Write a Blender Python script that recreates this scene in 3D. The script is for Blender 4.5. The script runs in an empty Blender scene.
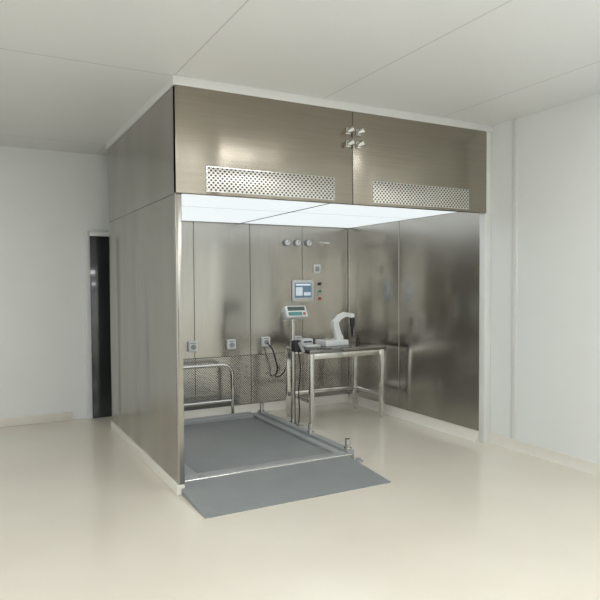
import bpy, bmesh, math
import numpy as np
from mathutils import Vector, Matrix

W, D, H1, H2 = 2.90, 2.34, 2.124, 2.863
CZ = 2.925
S = bpy.context.scene
COL = S.collection

# ------------------------------------------------------------------ materials
def new_mat(name):
    m = bpy.data.materials.new(name); m.use_nodes = True
    nt = m.node_tree
    return m, nt, nt.nodes['Principled BSDF']

def plain(name, col, rough=0.5, metal=0.0, coat=0.0, noise=0.04, nscale=12):
    m, nt, b = new_mat(name)
    tc = nt.nodes.new('ShaderNodeTexCoord')
    n = nt.nodes.new('ShaderNodeTexNoise'); n.inputs['Scale'].default_value = nscale
    n.inputs['Detail'].default_value = 4
    nt.links.new(tc.outputs['Object'], n.inputs['Vector'])
    r = nt.nodes.new('ShaderNodeMapRange')
    r.inputs['To Min'].default_value = 1 - noise; r.inputs['To Max'].default_value = 1 + noise
    nt.links.new(n.outputs['Fac'], r.inputs['Value'])
    v = nt.nodes.new('ShaderNodeVectorMath'); v.operation = 'SCALE'
    v.inputs[0].default_value = col
    nt.links.new(r.outputs['Result'], v.inputs['Scale'])
    nt.links.new(v.outputs['Vector'], b.inputs['Base Color'])
    b.inputs['Roughness'].default_value = rough
    b.inputs['Metallic'].default_value = metal
    b.inputs['Coat Weight'].default_value = coat
    return m

def brushed(name, col, rough=0.28, stretch=(90, 90, 1.2), amp=0.06, wave=0.10, aniso=0.0):
    """brushed metal: very fine grain, gentle sheet waviness, anisotropic sheen"""
    m, nt, b = new_mat(name)
    L = nt.links.new
    tc = nt.nodes.new('ShaderNodeTexCoord')
    mp = nt.nodes.new('ShaderNodeMapping'); mp.inputs['Scale'].default_value = stretch
    L(tc.outputs['Object'], mp.inputs['Vector'])
    n = nt.nodes.new('ShaderNodeTexNoise'); n.inputs['Scale'].default_value = 2.0
    n.inputs['Detail'].default_value = 1
    L(mp.outputs['Vector'], n.inputs['Vector'])
    r = nt.nodes.new('ShaderNodeMapRange')
    r.inputs['From Min'].default_value = 0.3; r.inputs['From Max'].default_value = 0.7
    r.inputs['To Min'].default_value = 1 - amp; r.inputs['To Max'].default_value = 1 + amp
    L(n.outputs['Fac'], r.inputs['Value'])
    v = nt.nodes.new('ShaderNodeVectorMath'); v.operation = 'SCALE'
    v.inputs[0].default_value = col
    L(r.outputs['Result'], v.inputs['Scale'])
    L(v.outputs['Vector'], b.inputs['Base Color'])
    b.inputs['Roughness'].default_value = rough
    b.inputs['Metallic'].default_value = 1.0
    if aniso > 0:
        b.inputs['Anisotropic'].default_value = aniso
        cx = nt.nodes.new('ShaderNodeCombineXYZ'); cx.inputs['Z'].default_value = 1.0
        L(cx.outputs[0], b.inputs['Tangent'])
    if wave > 0:
        n2 = nt.nodes.new('ShaderNodeTexNoise'); n2.inputs['Scale'].default_value = 1.3
        n2.inputs['Detail'].default_value = 0
        mp2 = nt.nodes.new('ShaderNodeMapping'); mp2.inputs['Scale'].default_value = (1.6, 1.6, 0.45)
        L(tc.outputs['Object'], mp2.inputs['Vector'])
        L(mp2.outputs['Vector'], n2.inputs['Vector'])
        bp = nt.nodes.new('ShaderNodeBump'); bp.inputs['Strength'].default_value = wave
        bp.inputs['Distance'].default_value = 0.15
        L(n2.outputs['Fac'], bp.inputs['Height'])
        L(bp.outputs['Normal'], b.inputs['Normal'])
    return m

def perforated(name, col, a, bb, rad, hole=(0.03, 0.028, 0.025), rough=0.35):
    """staggered round holes in the object X/Z plane"""
    m, nt, b = new_mat(name)
    L = nt.links.new
    tc = nt.nodes.new('ShaderNodeTexCoord'); sp = nt.nodes.new('ShaderNodeSeparateXYZ')
    L(tc.outputs['Object'], sp.inputs[0])
    def M(op, x, y=None):
        n = nt.nodes.new('ShaderNodeMath'); n.operation = op
        for i, k in enumerate((x, y)):
            if k is None: continue
            if isinstance(k, (int, float)): n.inputs[i].default_value = k
            else: L(k, n.inputs[i])
        return n.outputs[0]
    def dist(off):
        u = M('MULTIPLY', M('SUBTRACT', M('FRACT', M('ADD', M('DIVIDE', sp.outputs['X'], a), off + 50)), 0.5), a)
        v = M('MULTIPLY', M('SUBTRACT', M('FRACT', M('ADD', M('DIVIDE', sp.outputs['Z'], bb), off + 50)), 0.5), bb)
        return M('SQRT', M('ADD', M('MULTIPLY', u, u), M('MULTIPLY', M('MULTIPLY', v, 1.25), M('MULTIPLY', v, 1.25))))
    d = M('MINIMUM', dist(0.0), dist(0.5))
    h = M('LESS_THAN', d, rad)
    mx = nt.nodes.new('ShaderNodeMix'); mx.data_type = 'RGBA'
    mx.inputs['A'].default_value = (*col, 1); mx.inputs['B'].default_value = (*hole, 1)
    L(h, mx.inputs['Factor']); L(mx.outputs['Result'], b.inputs['Base Color'])
    L(M('SUBTRACT', 1.0, h), b.inputs['Metallic'])
    b.inputs['Roughness'].default_value = rough
    return m

def emis(name, col, strength, base=(0.9, 0.9, 0.9)):
    m, nt, b = new_mat(name)
    b.inputs['Base Color'].default_value = (*base, 1)
    b.inputs['Emission Color'].default_value = (*col, 1)
    b.inputs['Emission Strength'].default_value = strength
    b.inputs['Roughness'].default_value = 0.5
    return m

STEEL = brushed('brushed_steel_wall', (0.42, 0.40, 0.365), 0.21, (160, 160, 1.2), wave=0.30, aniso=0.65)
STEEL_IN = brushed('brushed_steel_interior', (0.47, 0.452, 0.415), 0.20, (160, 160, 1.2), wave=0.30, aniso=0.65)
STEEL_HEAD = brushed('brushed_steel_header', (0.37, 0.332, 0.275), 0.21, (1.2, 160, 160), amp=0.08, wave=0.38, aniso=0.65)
STEEL_BRIGHT = brushed('polished_steel', (0.68, 0.675, 0.65), 0.15, (30, 30, 2), 0.03, 0.0)
STEEL_TOP = brushed('table_top_steel', (0.24, 0.235, 0.225), 0.12, (60, 1.5, 60), 0.03, 0.0)
GRILLE = perforated('perforated_header_steel', (0.82, 0.80, 0.76), 0.034, 0.034, 0.0092, (0.08, 0.075, 0.065))
PERF = perforated('perforated_return_air_steel', (0.62, 0.60, 0.56), 0.028, 0.028, 0.0072, rough=0.22)
SEAM = plain('dark_seam', (0.08, 0.075, 0.07), 0.6)
ALU = plain('pale_aluminium', (0.76, 0.77, 0.75), 0.45, 0.0)
TRIM = plain('ceiling_trim', (0.74, 0.74, 0.72), 0.5)
WHITE = plain('white_plastic', (0.84, 0.85, 0.84), 0.35)
WALLM = plain('white_wall_paint', (0.81, 0.83, 0.81), 0.5, noise=0.015, nscale=3)
COVE = plain('cream_coving', (0.80, 0.77, 0.69), 0.4)
BLACK = plain('black_rubber', (0.02, 0.02, 0.022), 0.5)
GREY = plain('grey_plastic', (0.35, 0.36, 0.36), 0.45)
RED = plain('red_button', (0.40, 0.06, 0.05), 0.35)
GREEN = plain('green_button', (0.05, 0.26, 0.12), 0.35)
DECK = plain('grey_worn_painted_steel', (0.245, 0.262, 0.262), 0.36, 0.0, noise=0.12, nscale=5)
DECK2 = plain('grey_frame_paint', (0.33, 0.345, 0.345), 0.32, 0.0, noise=0.08, nscale=8)
DIFF = emis('luminous_diffuser', (0.92, 0.985, 1.0), 0.90, (0.12, 0.12, 0.12))
LAMP = emis('ceiling_lamp', (0.965, 0.98, 1.0), 10.0)
FRAME_GREY = plain('diffuser_frame', (0.36, 0.37, 0.37), 0.5)
DGLASS = plain('dark_glass', (0.03, 0.035, 0.035), 0.1, coat=0.5)
PANELG = plain('reflection_panel_grey', (0.10, 0.10, 0.095), 0.4)  # for the unseen panels added to darken reflections in the steel

def floor_mat():
    m, nt, b = new_mat('cream_epoxy_floor')
    tc = nt.nodes.new('ShaderNodeTexCoord')
    n = nt.nodes.new('ShaderNodeTexNoise'); n.inputs['Scale'].default_value = 1.2; n.inputs['Detail'].default_value = 5
    nt.links.new(tc.outputs['Object'], n.inputs['Vector'])
    cr = nt.nodes.new('ShaderNodeValToRGB')
    cr.color_ramp.elements[0].position = 0.3; cr.color_ramp.elements[0].color = (0.71, 0.66, 0.56, 1)
    cr.color_ramp.elements[1].position = 0.7; cr.color_ramp.elements[1].color = (0.76, 0.71, 0.61, 1)
    nt.links.new(n.outputs['Fac'], cr.inputs['Fac']); nt.links.new(cr.outputs['Color'], b.inputs['Base Color'])
    b.inputs['Roughness'].default_value = 0.12
    return m
FLOOR = floor_mat()

def ceil_mat():
    m, nt, b = new_mat('cleanroom_ceiling')
    tc = nt.nodes.new('ShaderNodeTexCoord')
    br = nt.nodes.new('ShaderNodeTexBrick')
    br.offset = 0.0
    br.inputs['Color1'].default_value = (0.75, 0.76, 0.75, 1); br.inputs['Color2'].default_value = (0.76, 0.77, 0.76, 1)
    br.inputs['Mortar'].default_value = (0.55, 0.55, 0.54, 1)
    br.inputs['Scale'].default_value = 1.0; br.inputs['Mortar Size'].default_value = 0.005
    br.inputs['Brick Width'].default_value = 1.18; br.inputs['Row Height'].default_value = 2.4
    nt.links.new(tc.outputs['Object'], br.inputs['Vector'])
    nt.links.new(br.outputs['Color'], b.inputs['Base Color'])
    b.inputs['Roughness'].default_value = 0.45
    return m
CEIL = ceil_mat()

# ------------------------------------------------------------------ mesh builder
class MB:
    def __init__(s): s.bm = bmesh.new()
    def box(s, x0, x1, y0, y1, z0, z1, bev=0.0, seg=2, rot=None):
        r = bmesh.ops.create_cube(s.bm, size=1.0)
        vs = r['verts']
        for v in vs:
            v.co = Vector(((x0 + x1) / 2 + v.co.x * (x1 - x0), (y0 + y1) / 2 + v.co.y * (y1 - y0), (z0 + z1) / 2 + v.co.z * (z1 - z0)))
        if rot is not None:
            c, ax, ang = rot
            bmesh.ops.rotate(s.bm, verts=vs, cent=Vector(c), matrix=Matrix.Rotation(ang, 3, ax))
        if bev > 0:
            es = list({e for v in vs for e in v.link_edges})
            bmesh.ops.bevel(s.bm, geom=es, offset=bev, segments=seg, profile=0.5, affect='EDGES')
        return s
    def prism(s, pts_xy, z0, z1, axis='Z', bev=0.0):
        def mk(p, h):
            if axis == 'Z': return (p[0], p[1], h)
            if axis == 'X': return (h, p[0], p[1])
            return (p[0], h, p[1])
        a = [s.bm.verts.new(mk(p, z0)) for p in pts_xy]; b = [s.bm.verts.new(mk(p, z1)) for p in pts_xy]
        n = len(a)
        fs = [s.bm.faces.new(a), s.bm.faces.new(b)]
        for i in range(n): fs.append(s.bm.faces.new((a[i], a[(i + 1) % n], b[(i + 1) % n], b[i])))
        if bev > 0:
            es = list({e for f_ in fs[:2] for e in f_.edges})
            bmesh.ops.bevel(s.bm, geom=es, offset=bev, segments=2, profile=0.5, affect='EDGES')
        return s
    def cyl(s, p0, p1, r, r2=None, seg=20):
        p0, p1 = Vector(p0), Vector(p1); d = p1 - p0
        m = Matrix.Translation((p0 + p1) / 2) @ d.to_track_quat('Z', 'Y').to_matrix().to_4x4()
        bmesh.ops.create_cone(s.bm, cap_ends=True, segments=seg, radius1=r, radius2=r if r2 is None else r2, depth=d.length, matrix=m)
        return s
    def tube(s, pts, r, corner=0.0, seg=12):
        P = [Vector(p) for p in pts]
        if corner > 0:
            Q = [P[0]]
            for i in range(1, len(P) - 1):
                a = (P[i - 1] - P[i]); b = (P[i + 1] - P[i])
                c = min(corner, a.length * .45, b.length * .45)
                A = P[i] + a.normalized() * c; B = P[i] + b.normalized() * c
                for k in range(7):
                    t = k / 6; Q.append((1 - t) ** 2 * A + 2 * t * (1 - t) * P[i] + t * t * B)
            Q.append(P[-1]); P = Q
        rings = []; up = None
        for i, p in enumerate(P):
            t = (P[min(i + 1, len(P) - 1)] - P[max(i - 1, 0)]).normalized()
            if up is None:
                up = t.orthogonal().normalized()
            else:
                up = (up - t * up.dot(t)).normalized()
            sd = t.cross(up)
            rings.append([s.bm.verts.new(p + (up * math.cos(2 * math.pi * k / seg) + sd * math.sin(2 * math.pi * k / seg)) * r) for k in range(seg)])
        for a, b in zip(rings, rings[1:]):
            for k in range(seg): s.bm.faces.new((a[k], a[(k + 1) % seg], b[(k + 1) % seg], b[k]))
        s.bm.faces.new(rings[0]); s.bm.faces.new(rings[-1])
        return s
    def make(s, name, mat, parent=None, loc=(0, 0, 0), smooth=True, label=None):
        bmesh.ops.recalc_face_normals(s.bm, faces=s.bm.faces[:])
        me = bpy.data.meshes.new(name); s.bm.to_mesh(me); s.bm.free()
        me.materials.append(mat)
        if smooth:
            me.polygons.foreach_set('use_smooth', [True] * len(me.polygons))
            try: me.set_sharp_from_angle(angle=math.radians(35))
            except Exception: pass
        o = bpy.data.objects.new(name, me); COL.objects.link(o)
        o.location = loc
        if parent: o.parent = parent
        if label: o['label'] = label
        return o

def thing(name, label, cat, loc=(0, 0, 0), group=None, rz=0):
    e = bpy.data.objects.new(name, None); e.empty_display_size = 0.1
    COL.objects.link(e); e.location = loc; e.rotation_euler = (0, 0, rz)
    e['label'] = label; e['category'] = cat
    if group: e['group'] = group
    return e
def tag(o, label, cat, group=None):
    o['label'] = label; o['category'] = cat
    if group: o['group'] = group
    return o
def struct(o): o['kind'] = 'structure'; return o
def copies(root, locs):
    kids = []
    def walk(o):
        for c in o.children: kids.append(c); walk(c)
    walk(root)
    out = []
    for l in locs:
        r = root.copy(); COL.objects.link(r); r.location = l
        mp = {root: r}
        for k in kids:
            c = k.copy(); COL.objects.link(c); c.parent = mp[k.parent]; mp[k] = c
        out.append(r)
    return out

# ------------------------------------------------------------------ room shell
XL, XR, YB, YF = -4.2, 2.975, -6.6, 2.95
struct(MB().box(XL, XR, YB, YF, -0.1, 0).make('floor', FLOOR))
struct(MB().box(XL, XR, YB, YF, CZ, CZ + 0.1).make('ceiling', CEIL))
struct(MB().box(XR, XR + 0.1, YB, YF, 0, CZ).make('wall_right', WALLM))
struct(MB().box(XL - 0.1, XL, YB, YF, 0, CZ).make('wall_left', WALLM))
struct(MB().box(XL, XR, YB - 0.1, YB, 0, CZ).make('wall_behind', WALLM))
struct(MB().box(XL, XR, YF, YF + 0.1, 0, CZ).make('wall_far', WALLM))
struct(MB().prism([(XR, 0), (XR, 0.09), (XR - 0.010, 0.09), (XR - 0.015, 0.03), (XR - 0.03, 0)], YB, -0.012, 'Y').make('baseboard_right', COVE))
struct(MB().box(XL, -0.30, YF - 0.02, YF, 0, 0.09, 0.005).make('baseboard_far', COVE))
DX0, DX1 = -0.10, 0.16
struct(MB().box(DX0, DX1, YF - 0.05, YF - 0.021, 0.0, 2.02, 0.004).make('door_1', DGLASS))
struct(MB().box(DX0 - 0.05, DX0, YF - 0.07, YF - 0.021, 0.0, 2.07, 0.004).box(DX1, DX1 + 0.05, YF - 0.07, YF - 0.021, 0.0, 2.07, 0.004).box(DX0, DX1, YF - 0.07, YF - 0.021, 2.02, 2.07, 0.004).make('trim_1', ALU))
struct(MB().box(0.0, 1.2, YB + 0.001, YB + 0.03, 0.0, 2.1, 0.004).make('reflection_panel_1', PANELG))  # added behind the camera so the steel mirrors something dark
struct(MB().box(XL + 0.001, XL + 0.03, -2.8, -1.6, 0.0, 2.1, 0.004).make('reflection_panel_2', PANELG))  # unseen, added on the left wall as a dark reflection for the steel
struct(MB().box(XL + 0.001, XL + 0.03, 0.7, 1.7, 0.0, 2.1, 0.004).make('reflection_panel_3', PANELG))  # another added out-of-view panel for dark reflections in the booth steel
struct(MB().box(-0.015, XR, -0.025, 0.0, H2 + 0.0, CZ, 0.003).make('trim_2', TRIM))
struct(MB().box(-0.015, 0.0, 0.0, D, H2 + 0.0, CZ, 0.003).make('trim_3', TRIM))
# vertical cover strip on the right wall beside the booth
struct(MB().box(XR - 0.008, XR, -0.32, -0.26, 0.09, CZ, 0.002).make('trim_4', ALU))

# ------------------------------------------------------------------ booth
bo = thing('dispensing_booth', 'walk-in brushed stainless steel weighing booth with luminous ceiling', 'clean booth')
T = 0.055
B0 = 0.075
MB().box(0, 0.045, 0.0, 0.030, B0, H1 - 0.002, 0.003).make('corner_post', STEEL, bo)
for a, b in ((0.032, 1.17), (1.174, D)):
    MB().box(0.0, 0.045, a, b, B0, H1 - 0.003, 0.002, 1).make('side_panel', STEEL, bo)
MB().box(0.0, T, 0.0, D, H1, H2, 0.002, 1).make('upper_side_panel', STEEL, bo)
MB().box(0.004, 0.04, 0.003, D, H1 - 0.004, H1 + 0.001).make('panel_seam', SEAM, bo)
MB().box(W - 0.006, XR - 0.002, -0.012, 0.06, 0.0, H1 - 0.001, 0.004).box(W + 0.002, XR - 0.002, -0.012, 0.06, H1 - 0.001, H2, 0.004).make('end_post', ALU, bo, label='narrow whitish end post')
for a, b in ((0.062, 1.287), (1.295, D)):
    MB().box(W, W + T, a, b, B0 + 0.02, H1 + 0.08, 0.003, 1).make('side_panel', STEEL_IN, bo)
MB().box(W + 0.004, W + T, 0.06, D, B0 + 0.02, H1 + 0.08).make('panel_seam', SEAM, bo)
xs = [0.045, 0.90, 1.57, 2.25, W]
PB = 0.66
for a, b in zip(xs, xs[1:]):
    MB().box(a + 0.002, b - 0.002, D, D + 0.05, PB + 0.004, H1 + 0.08, 0.002, 1).make('back_panel', STEEL_IN, bo)
    MB().box(a + 0.002, b - 0.002, D - 0.006, D + 0.04, 0.10, PB, 0.003, 1).make('return_air_grille', PERF, bo, label='finely perforated steel return air grille')
MB().box(0.045, W, D + 0.006, D + 0.055, 0.0, H1 + 0.08).make('panel_seam', SEAM, bo)
MB().prism([(D - 0.05, 0.0), (D - 0.02, 0.03), (D - 0.008, 0.095), (D, 0.095), (D, 0)], 0.045, W, 'X').make('base_coving', COVE, bo)
MB().prism([(W - 0.05, 0.0), (W - 0.02, 0.03), (W - 0.008, 0.095), (W + T, 0.095), (W + T, 0)], 0.06, D - 0.05, 'Y').make('base_coving', COVE, bo)
MB().box(-0.012, 0.045, 0.0, D, 0.0, B0, 0.004).make('base_coving', COVE, bo)
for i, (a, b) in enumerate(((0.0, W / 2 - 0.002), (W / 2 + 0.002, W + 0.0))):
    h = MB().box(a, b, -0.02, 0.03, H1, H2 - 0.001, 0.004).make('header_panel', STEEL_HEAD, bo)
    gx0, gx1 = ((0.225, 1.275), (1.645, 2.68))[i]
    MB().box(gx0, gx1, -0.023, -0.018, H1 + 0.025, H1 + 0.195, 0.001).make('air_grille', GRILLE, h, label='perforated air intake grille')
    z0, z1 = H1 + 0.025, H1 + 0.195
    f = MB()
    f.box(gx0 - 0.004, gx1 + 0.004, -0.024, -0.018, z1, z1 + 0.004).box(gx0 - 0.004, gx1 + 0.004, -0.024, -0.018, z0 - 0.004, z0)
    f.box(gx0 - 0.004, gx0, -0.024, -0.018, z0, z1).box(gx1, gx1 + 0.004, -0.024, -0.018, z0, z1)
    f.make('grille_frame', STEEL_BRIGHT, h)
MB().box(0.0, W, -0.012, 0.03, H1 + 0.002, H2 - 0.01).make('panel_seam', SEAM, bo)
CZB = H1 + 0.045
MB().box(0.045, W, 0.03, D, CZB + 0.004, CZB + 0.06).make('ceiling_frame', FRAME_GREY, bo)
for (a, b) in ((T + 0.015, W / 2 - 0.022), (W / 2 + 0.022, W - 0.02)):
    for (c, d) in ((0.045, 1.05), (1.09, D - 0.06)):
        MB().box(a, b, c, d, CZB, CZB + 0.014, 0.002, 1).make('light_diffuser', DIFF, bo)
MB().box(0.0, W, -0.02, D, H2 - 0.004, H2 + 0.0).make('top_panel', STEEL, bo)

# ------------------------------------------------------------------ fittings at header seam
def clamp(loc):
    e = thing('swivel_spotlight', 'small steel swivel fitting bolted on the header seam', 'light fitting', loc, 'steel fittings on the header seam')
    MB().box(-0.024, 0.024, -0.008, 0.0, -0.026, 0.026, 0.003).make('mounting_plate', STEEL_BRIGHT, e)
    MB().cyl((0, -0.006, 0), (0, -0.04, 0.0), 0.012).make('stem', GREY, e)
    MB().cyl((-0.016, -0.03, -0.010), (0.018, -0.058, 0.010), 0.018, 0.026).make('head', STEEL_BRIGHT, e)
    return e
c0 = clamp((W / 2 - 0.045, -0.021, 2.70))
copies(c0, [(W / 2 + 0.05, -0.021, 2.70), (W / 2 - 0.045, -0.021, 2.60), (W / 2 + 0.05, -0.021, 2.60)])

# ------------------------------------------------------------------ platform scale
ps = thing('platform_scale', 'grey painted steel low floor scale with raised rim and entry ramp', 'floor scale', (0.02, 0.0, 0.0))
px0, px1, py0, py1, ph = 0.06, 1.53, 0.12, 1.98, 0.09
MB().box(px0 + 0.11, px1 - 0.15, py0 + 0.11, py1 - 0.11, 0.004, 0.045, 0.004).make('deck_plate', DECK, ps)
MB().box(px0, px0 + 0.105, py0, py1, 0, ph, 0.008).make('frame_beam', DECK2, ps)
MB().box(px1 - 0.065, px1, py0, py1, 0, ph, 0.008).make('frame_beam', DECK2, ps)
MB().box(px1 - 0.145, px1 - 0.069, py0, py1, 0, ph - 0.022, 0.006).make('frame_beam', DECK2, ps)
MB().box(px0 + 0.106, px1 - 0.148, py1 - 0.105, py1, 0, ph, 0.008).make('frame_beam', DECK2, ps)
MB().box(px0 + 0.106, px1 - 0.148, py0, py0 + 0.10, 0, 0.07, 0.008).make('frame_beam', DECK2, ps)
MB().prism([(-0.50, 0.0), (-0.50, 0.008), (py0 - 0.012, 0.055), (py0 - 0.012, 0.0)], 0.0, 1.45, 'X').make('entry_ramp', DECK, ps)
MB().cyl((0.0, py0 - 0.004, 0.055), (1.50, py0 - 0.004, 0.055), 0.009).make('hinge_rod', STEEL_BRIGHT, ps)
for (x, y) in ((px1 - 0.035, py0 + 0.05), (px1 - 0.035, 0.82), (px1 - 0.035, py1 - 0.05)):
    m = MB(); m.cyl((x, y, ph - 0.004), (x, y, ph + 0.010), 0.034).cyl((x, y, ph), (x, y, ph + 0.085), 0.024)
    m.make('corner_stud', STEEL_BRIGHT, ps)
MB().cyl((1.53, py0 - 0.06, 0.0), (1.53, py0 - 0.06, 0.035), 0.022).box(1.48, 1.57, py0 - 0.08, py0 - 0.03, 0.0, 0.016, 0.003).make('hinge_block', DECK2, ps)

# ------------------------------------------------------------------ table
tx, ty = 1.785, 1.32
tb = thing('work_table', 'stainless steel laboratory table with square tube legs', 'table', (tx, ty, 0))
TL, TD, TH = 0.97, 0.62, 0.80
MB().box(0, TL, 0, TD, TH - 0.04, TH, 0.005).make('table_top', STEEL_TOP, tb)
for x in (0.02, TL - 0.066):
    for y in (0.02, TD - 0.066):
        MB().box(x, x + 0.046, y, y + 0.046, 0.03, TH - 0.04, 0.004).cyl((x + .023, y + .023, 0.0), (x + .023, y + .023, 0.032), 0.018).make('leg', STEEL_BRIGHT, tb)
for y in (0.03, TD - 0.06):
    MB().box(0.066, TL - 0.066, y, y + 0.03, TH - 0.10, TH - 0.041, 0.003).make('apron', STEEL_BRIGHT, tb)
for x in (0.026, TL - 0.060):
    MB().box(x, x + 0.034, 0.066, TD - 0.066, 0.24, 0.28, 0.003).make('lower_rail', STEEL_BRIGHT, tb)
MB().box(0.066, TL - 0.066, TD - 0.060, TD - 0.026, 0.24, 0.28, 0.003).make('lower_rail', STEEL_BRIGHT, tb)

# ------------------------------------------------------------------ scale indicator on column
si = thing('weighing_indicator_stand', 'digital weighing display on a slim steel floor column', 'weighing display', (1.685, 1.50, 0))
MB().box(-0.12, 0.06, -0.14, 0.12, 0, 0.022, 0.006).make('base_plate', STEEL_BRIGHT, si)
MB().box(-0.021, 0.021, -0.021, 0.021, 0.022, 1.12, 0.006).make('column', brushed('column_steel', (0.46, 0.45, 0.43), 0.2, (30, 30, 2), 0.03, 0.0), si)
R0 = ((0.04, 0, 1.14), 'X', -0.45)
TEAL = plain('teal_keypad', (0.10, 0.30, 0.28), 0.4)
ind = MB().box(-0.09, 0.16, -0.045, 0.045, 1.12, 1.25, 0.015, 3, rot=R0).make('indicator_housing', WHITE, si)
MB().box(-0.065, 0.135, -0.049, -0.044, 1.19, 1.235, 0.002, 1, rot=R0).make('display_window', plain('lcd_window', (0.07, 0.10, 0.09), 0.2), ind, label='dark display window')
MB().box(-0.065, 0.095, -0.049, -0.044, 1.135, 1.175, 0.002, 1, rot=R0).make('keypad', TEAL, ind, label='teal membrane keypad')
MB().box(0.105, 0.135, -0.049, -0.044, 1.14, 1.17, 0.002, 1, rot=R0).make('power_key', RED, ind, label='dark red key')
MB().box(-0.035, 0.045, -0.10, -0.023, 0.78, 0.90, 0.01, 3).make('junction_box', BLACK, si)
MB().cyl((0.02, -0.10, 0.88), (0.05, -0.14, 0.78), 0.018).make('scanner_handle', GREY, si)
MB().tube([(0.035, -0.05, 0.80), (0.055, -0.07, 0.60), (0.030, -0.06, 0.35), (0.05, -0.05, 0.15), (0.04, -0.04, 0.03)], 0.007, 0.08).make('cable', BLACK, si)

# ------------------------------------------------------------------ guard rail
gr = thing('tube_push_rail', 'bent stainless steel tube rail on low feet by the rear wall', 'rail', (0.30, 2.14, 0))
MB().tube([(0.0, 0, 0.03), (0.0, 0, 0.60), (0.96, 0, 0.60), (0.96, 0, 0.03)], 0.019, 0.13).make('rail_frame', STEEL_BRIGHT, gr)
MB().cyl((0.016, 0, 0.20), (0.945, 0, 0.20), 0.015).make('cross_bar', STEEL_BRIGHT, gr)
for x in (0, 0.96):
    MB().box(x - 0.03, x + 0.03, -0.08, 0.08, 0, 0.03, 0.006).make('foot', STEEL_BRIGHT, gr)

# ------------------------------------------------------------------ wall sockets
def socket(loc):
    e = thing('power_socket', 'white splash-proof power socket on the steel rear wall', 'power socket', loc, 'power sockets on the rear wall')
    b = MB().box(-0.052, 0.052, -0.045, 0, -0.055, 0.055, 0.008, 3).make('housing', WHITE, e)
    MB().cyl((0, -0.045, -0.004), (0, -0.062, -0.004), 0.028).make('socket_cap', GREY, b)
    MB().box(-0.035, 0.035, -0.05, -0.043, 0.034, 0.044, 0.001).make('hinge', GREY, b)
    return e
s0 = socket((0.87, D, 0.80))
copies(s0, [(1.32, D, 0.80), (1.75, D, 0.81), (2.17, D, 0.80)])
lead = MB().tube([(1.75, D - 0.06, 0.80), (1.78, D - 0.14, 0.74), (1.86, D - 0.12, 0.50), (1.84, D - 0.06, 0.38), (1.95, D - 0.08, 0.42), (1.98, D - 0.1, 0.52)], 0.008, 0.06).make('power_cable', BLACK)
tag(lead, 'black power cable hanging from a white wall socket', 'cable')

# ------------------------------------------------------------------ gauges
def gauge(loc):
    e = thing('pressure_gauge', 'round steel-rimmed pressure gauge on the rear wall', 'gauge', loc, 'pressure gauges on the rear wall')
    b = MB().cyl((0, 0, 0), (0, -0.03, 0), 0.041, seg=28).make('rim', GREY, e)
    MB().cyl((0, -0.029, 0), (0, -0.034, 0), 0.031, seg=28).make('dial', WHITE, b)
    MB().box(-0.003, 0.003, -0.038, -0.033, -0.005, 0.025, rot=((0, 0, 0), 'Y', 0.6)).make('needle', BLACK, b)
    return e
g0 = gauge((2.04, D, 1.97))
copies(g0, [(2.18, D, 1.97), (2.33, D, 1.97)])
vt = thing('gas_valve', 'steel gas tap with a side lever on the rear wall', 'valve', (2.51, D, 1.97))
MB().cyl((0, 0, 0), (0, -0.02, 0), 0.032).cyl((0, -0.02, 0), (0, -0.08, 0), 0.016).cyl((-0.03, -0.055, 0), (0.03, -0.055, 0), 0.013).make('valve_body', STEEL_BRIGHT, vt)
MB().box(-0.01, 0.07, -0.095, -0.08, -0.010, 0.010, 0.004).make('lever', WHITE, vt)

so = thing('switch_plate', 'square white framed sampling port on the rear wall', 'wall port', (2.45, D, 1.66))
MB().box(-0.05, 0.05, -0.014, 0, -0.055, 0.055, 0.005).make('plate', WHITE, so)
MB().box(-0.027, 0.027, -0.018, -0.012, -0.03, 0.03, 0.004).make('insert', GREY, so)

# ------------------------------------------------------------------ touch screen
tc_ = thing('touch_control_panel', 'blue-grey touch screen control panel in a silver bezel', 'control panel', (2.25, D, 1.40))
MB().box(-0.145, 0.145, -0.02, 0, -0.125, 0.125, 0.006).make('bezel', ALU, tc_)
sc = MB().box(-0.115, 0.115, -0.024, -0.018, -0.085, 0.095, 0.002).make('screen', emis('lcd_screen', (0.20, 0.32, 0.46), 0.45, (0.05, 0.08, 0.1)), tc_)
ic = emis('screen_field', (0.36, 0.48, 0.58), 0.42)
MB().box(-0.10, -0.01, -0.026, -0.023, -0.06, 0.04, 0.001, 1).make('screen_field', ic, sc)
MB().box(0.01, 0.10, -0.026, -0.023, -0.06, -0.02, 0.001, 1).make('screen_field', ic, sc)
MB().box(-0.10, 0.10, -0.026, -0.023, 0.06, 0.08, 0.001, 1).make('screen_field', emis('screen_header', (0.55, 0.65, 0.72), 0.5), sc)
def button(loc, mat, nm, lab):
    e = thing(nm, lab, 'button', loc)
    MB().cyl((0, 0, 0), (0, -0.012, 0), 0.026).make('collar', STEEL_BRIGHT, e)
    MB().cyl((0, -0.012, 0), (0, -0.03, 0), 0.019).make('button_cap', mat, e)
button((2.48, D, 1.48), BLACK, 'selector_switch', 'black selector switch beside the touch screen')
button((2.48, D, 1.39), GREEN, 'push_button', 'green push button beside the touch screen')
button((2.48, D, 1.30), RED, 'emergency_stop', 'red emergency button beside the touch screen')

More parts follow.
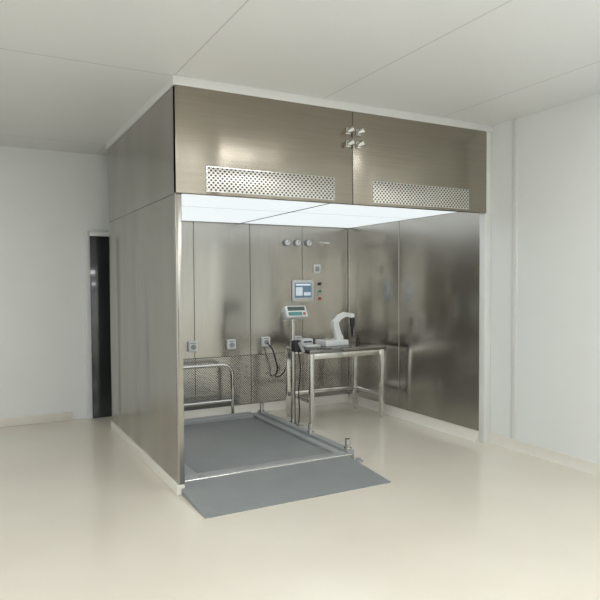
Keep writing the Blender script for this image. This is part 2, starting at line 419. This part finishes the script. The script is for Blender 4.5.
# ------------------------------------------------------------------ instrument on table
ins = thing('benchtop_dispenser', 'white benchtop instrument with bent jointed arm over a tray', 'lab instrument', (2.30, 1.66, TH + 0.001))
MB().box(-0.19, 0.10, -0.12, 0.12, 0, 0.06, 0.008, 3).make('base', WHITE, ins)
MB().box(-0.17, -0.04, -0.09, 0.09, 0.06, 0.07, 0.004).make('weighing_pan', STEEL_BRIGHT, ins)
arm = [(0.09, .06), (0.0, .06), (-.01, .14), (-.04, .22), (-.035, .265), (.04, .335), (.12, .362), (.235, .340), (.24, .300), (.20, .294), (.125, .318), (.065, .290), (.022, .25), (.038, .20), (.055, .14), (.09, .09)]
a_ = MB().prism(arm, -0.028, 0.028, 'Y', 0.004).make('jointed_arm', WHITE, ins)
MB().cyl((-0.005, -0.035, 0.242), (-0.005, 0.035, 0.242), 0.027).make('joint_cap', WHITE, a_)
MB().cyl((0.12, -0.035, 0.34), (0.12, 0.035, 0.34), 0.021).make('joint_cap', WHITE, a_)
MB().cyl((0.222, 0, 0.30), (0.222, 0, 0.20), 0.030).cyl((0.222, 0, 0.20), (0.222, 0, 0.08), 0.020, 0.008).make('nozzle', BLACK, ins, label='black hanging nozzle')

bt = thing('reagent_bottle', 'small dark bottle standing on the steel table', 'bottle', (2.60, 1.66, TH + 0.001))
MB().cyl((0, 0, 0), (0, 0, 0.06), 0.024).cyl((0, 0, 0.06), (0, 0, 0.08), 0.024, 0.012).make('bottle_body', plain('dark_glass_bottle', (0.05, 0.035, 0.02), 0.15), bt)
MB().cyl((0, 0, 0.08), (0, 0, 0.10), 0.013).make('bottle_cap', BLACK, bt)
pn = tag(MB().box(-0.09, 0.09, -0.05, 0.05, 0, 0.02, 0.006).make('keypad_controller', WHITE, None, (1.97, 1.62, TH + 0.001)), 'flat white hand control unit on the steel table', 'controller')
pr_ = thing('label_printer', 'small white box printer on the steel table', 'printer', (2.02, 1.84, TH + 0.001))
MB().box(-0.07, 0.07, -0.05, 0.05, 0, 0.07, 0.01, 3).make('printer_body', WHITE, pr_)
MB().box(-0.05, 0.05, -0.053, -0.048, 0.03, 0.045, 0.001).make('paper_slot', BLACK, pr_)

# ------------------------------------------------------------------ ceiling lamps
def lamp(loc):
    e = thing('ceiling_light', 'flush rectangular ceiling light panel', 'ceiling light', loc, 'room ceiling lights')
    MB().box(-0.62, 0.62, -0.32, 0.32, -0.03, 0, 0.004).make('lamp_housing', ALU, e)
    MB().box(-0.60, 0.60, -0.30, 0.30, -0.036, -0.028, 0.002).make('lamp_panel', LAMP, e)
    return e
l0 = lamp((1.3, -2.6, CZ))
copies(l0, [(-0.9, -2.3, CZ), (-3.2, -1.6, CZ), (-3.2, 1.4, CZ), (1.3, -5.0, CZ), (-0.9, -5.0, CZ), (-3.2, -4.4, CZ)])

# added fill light behind the camera, not a room lamp; brightens the ceiling
ld = bpy.data.lights.new('ceiling_fill', 'AREA'); ld.shape = 'RECTANGLE'; ld.size = 4.5; ld.size_y = 2.5
ld.energy = 100; ld.color = (0.93, 0.96, 1.0)
lo = bpy.data.objects.new('ceiling_fill', ld); COL.objects.link(lo); lo.location = (-0.6, -4.6, 0.4); lo.rotation_euler = (math.pi + 0.25, 0, 0)

# ------------------------------------------------------------------ world & camera
w = bpy.data.worlds.new('World'); S.world = w; w.use_nodes = True
w.node_tree.nodes['Background'].inputs['Color'].default_value = (0.9, 0.92, 0.9, 1)
w.node_tree.nodes['Background'].inputs['Strength'].default_value = 0.3
S.view_settings.view_transform = 'Standard'

yaw, pitch, roll, f = 0.4977, -0.0338, -0.0048, 618.06
F = np.array([math.sin(yaw) * math.cos(pitch), math.cos(yaw) * math.cos(pitch), math.sin(pitch)])
r = np.array([math.cos(yaw), -math.sin(yaw), 0]); u = np.cross(r, F)
r2 = r * math.cos(roll) + u * math.sin(roll); u2 = -r * math.sin(roll) + u * math.cos(roll)
cd = bpy.data.cameras.new('camera'); co = bpy.data.objects.new('camera', cd); COL.objects.link(co)
Mx = Matrix.Identity(4)
for i in range(3):
    Mx[i][0] = r2[i]; Mx[i][1] = u2[i]; Mx[i][2] = -F[i]
Mx[0][3], Mx[1][3], Mx[2][3] = -1.264, -4.2183, 1.5
co.matrix_world = Mx
cd.sensor_width = 36; cd.lens = f / 600 * 36
cd.shift_x = -0.01; cd.shift_y = 3.09 / 600
cd.clip_start = 0.05
S.camera = co
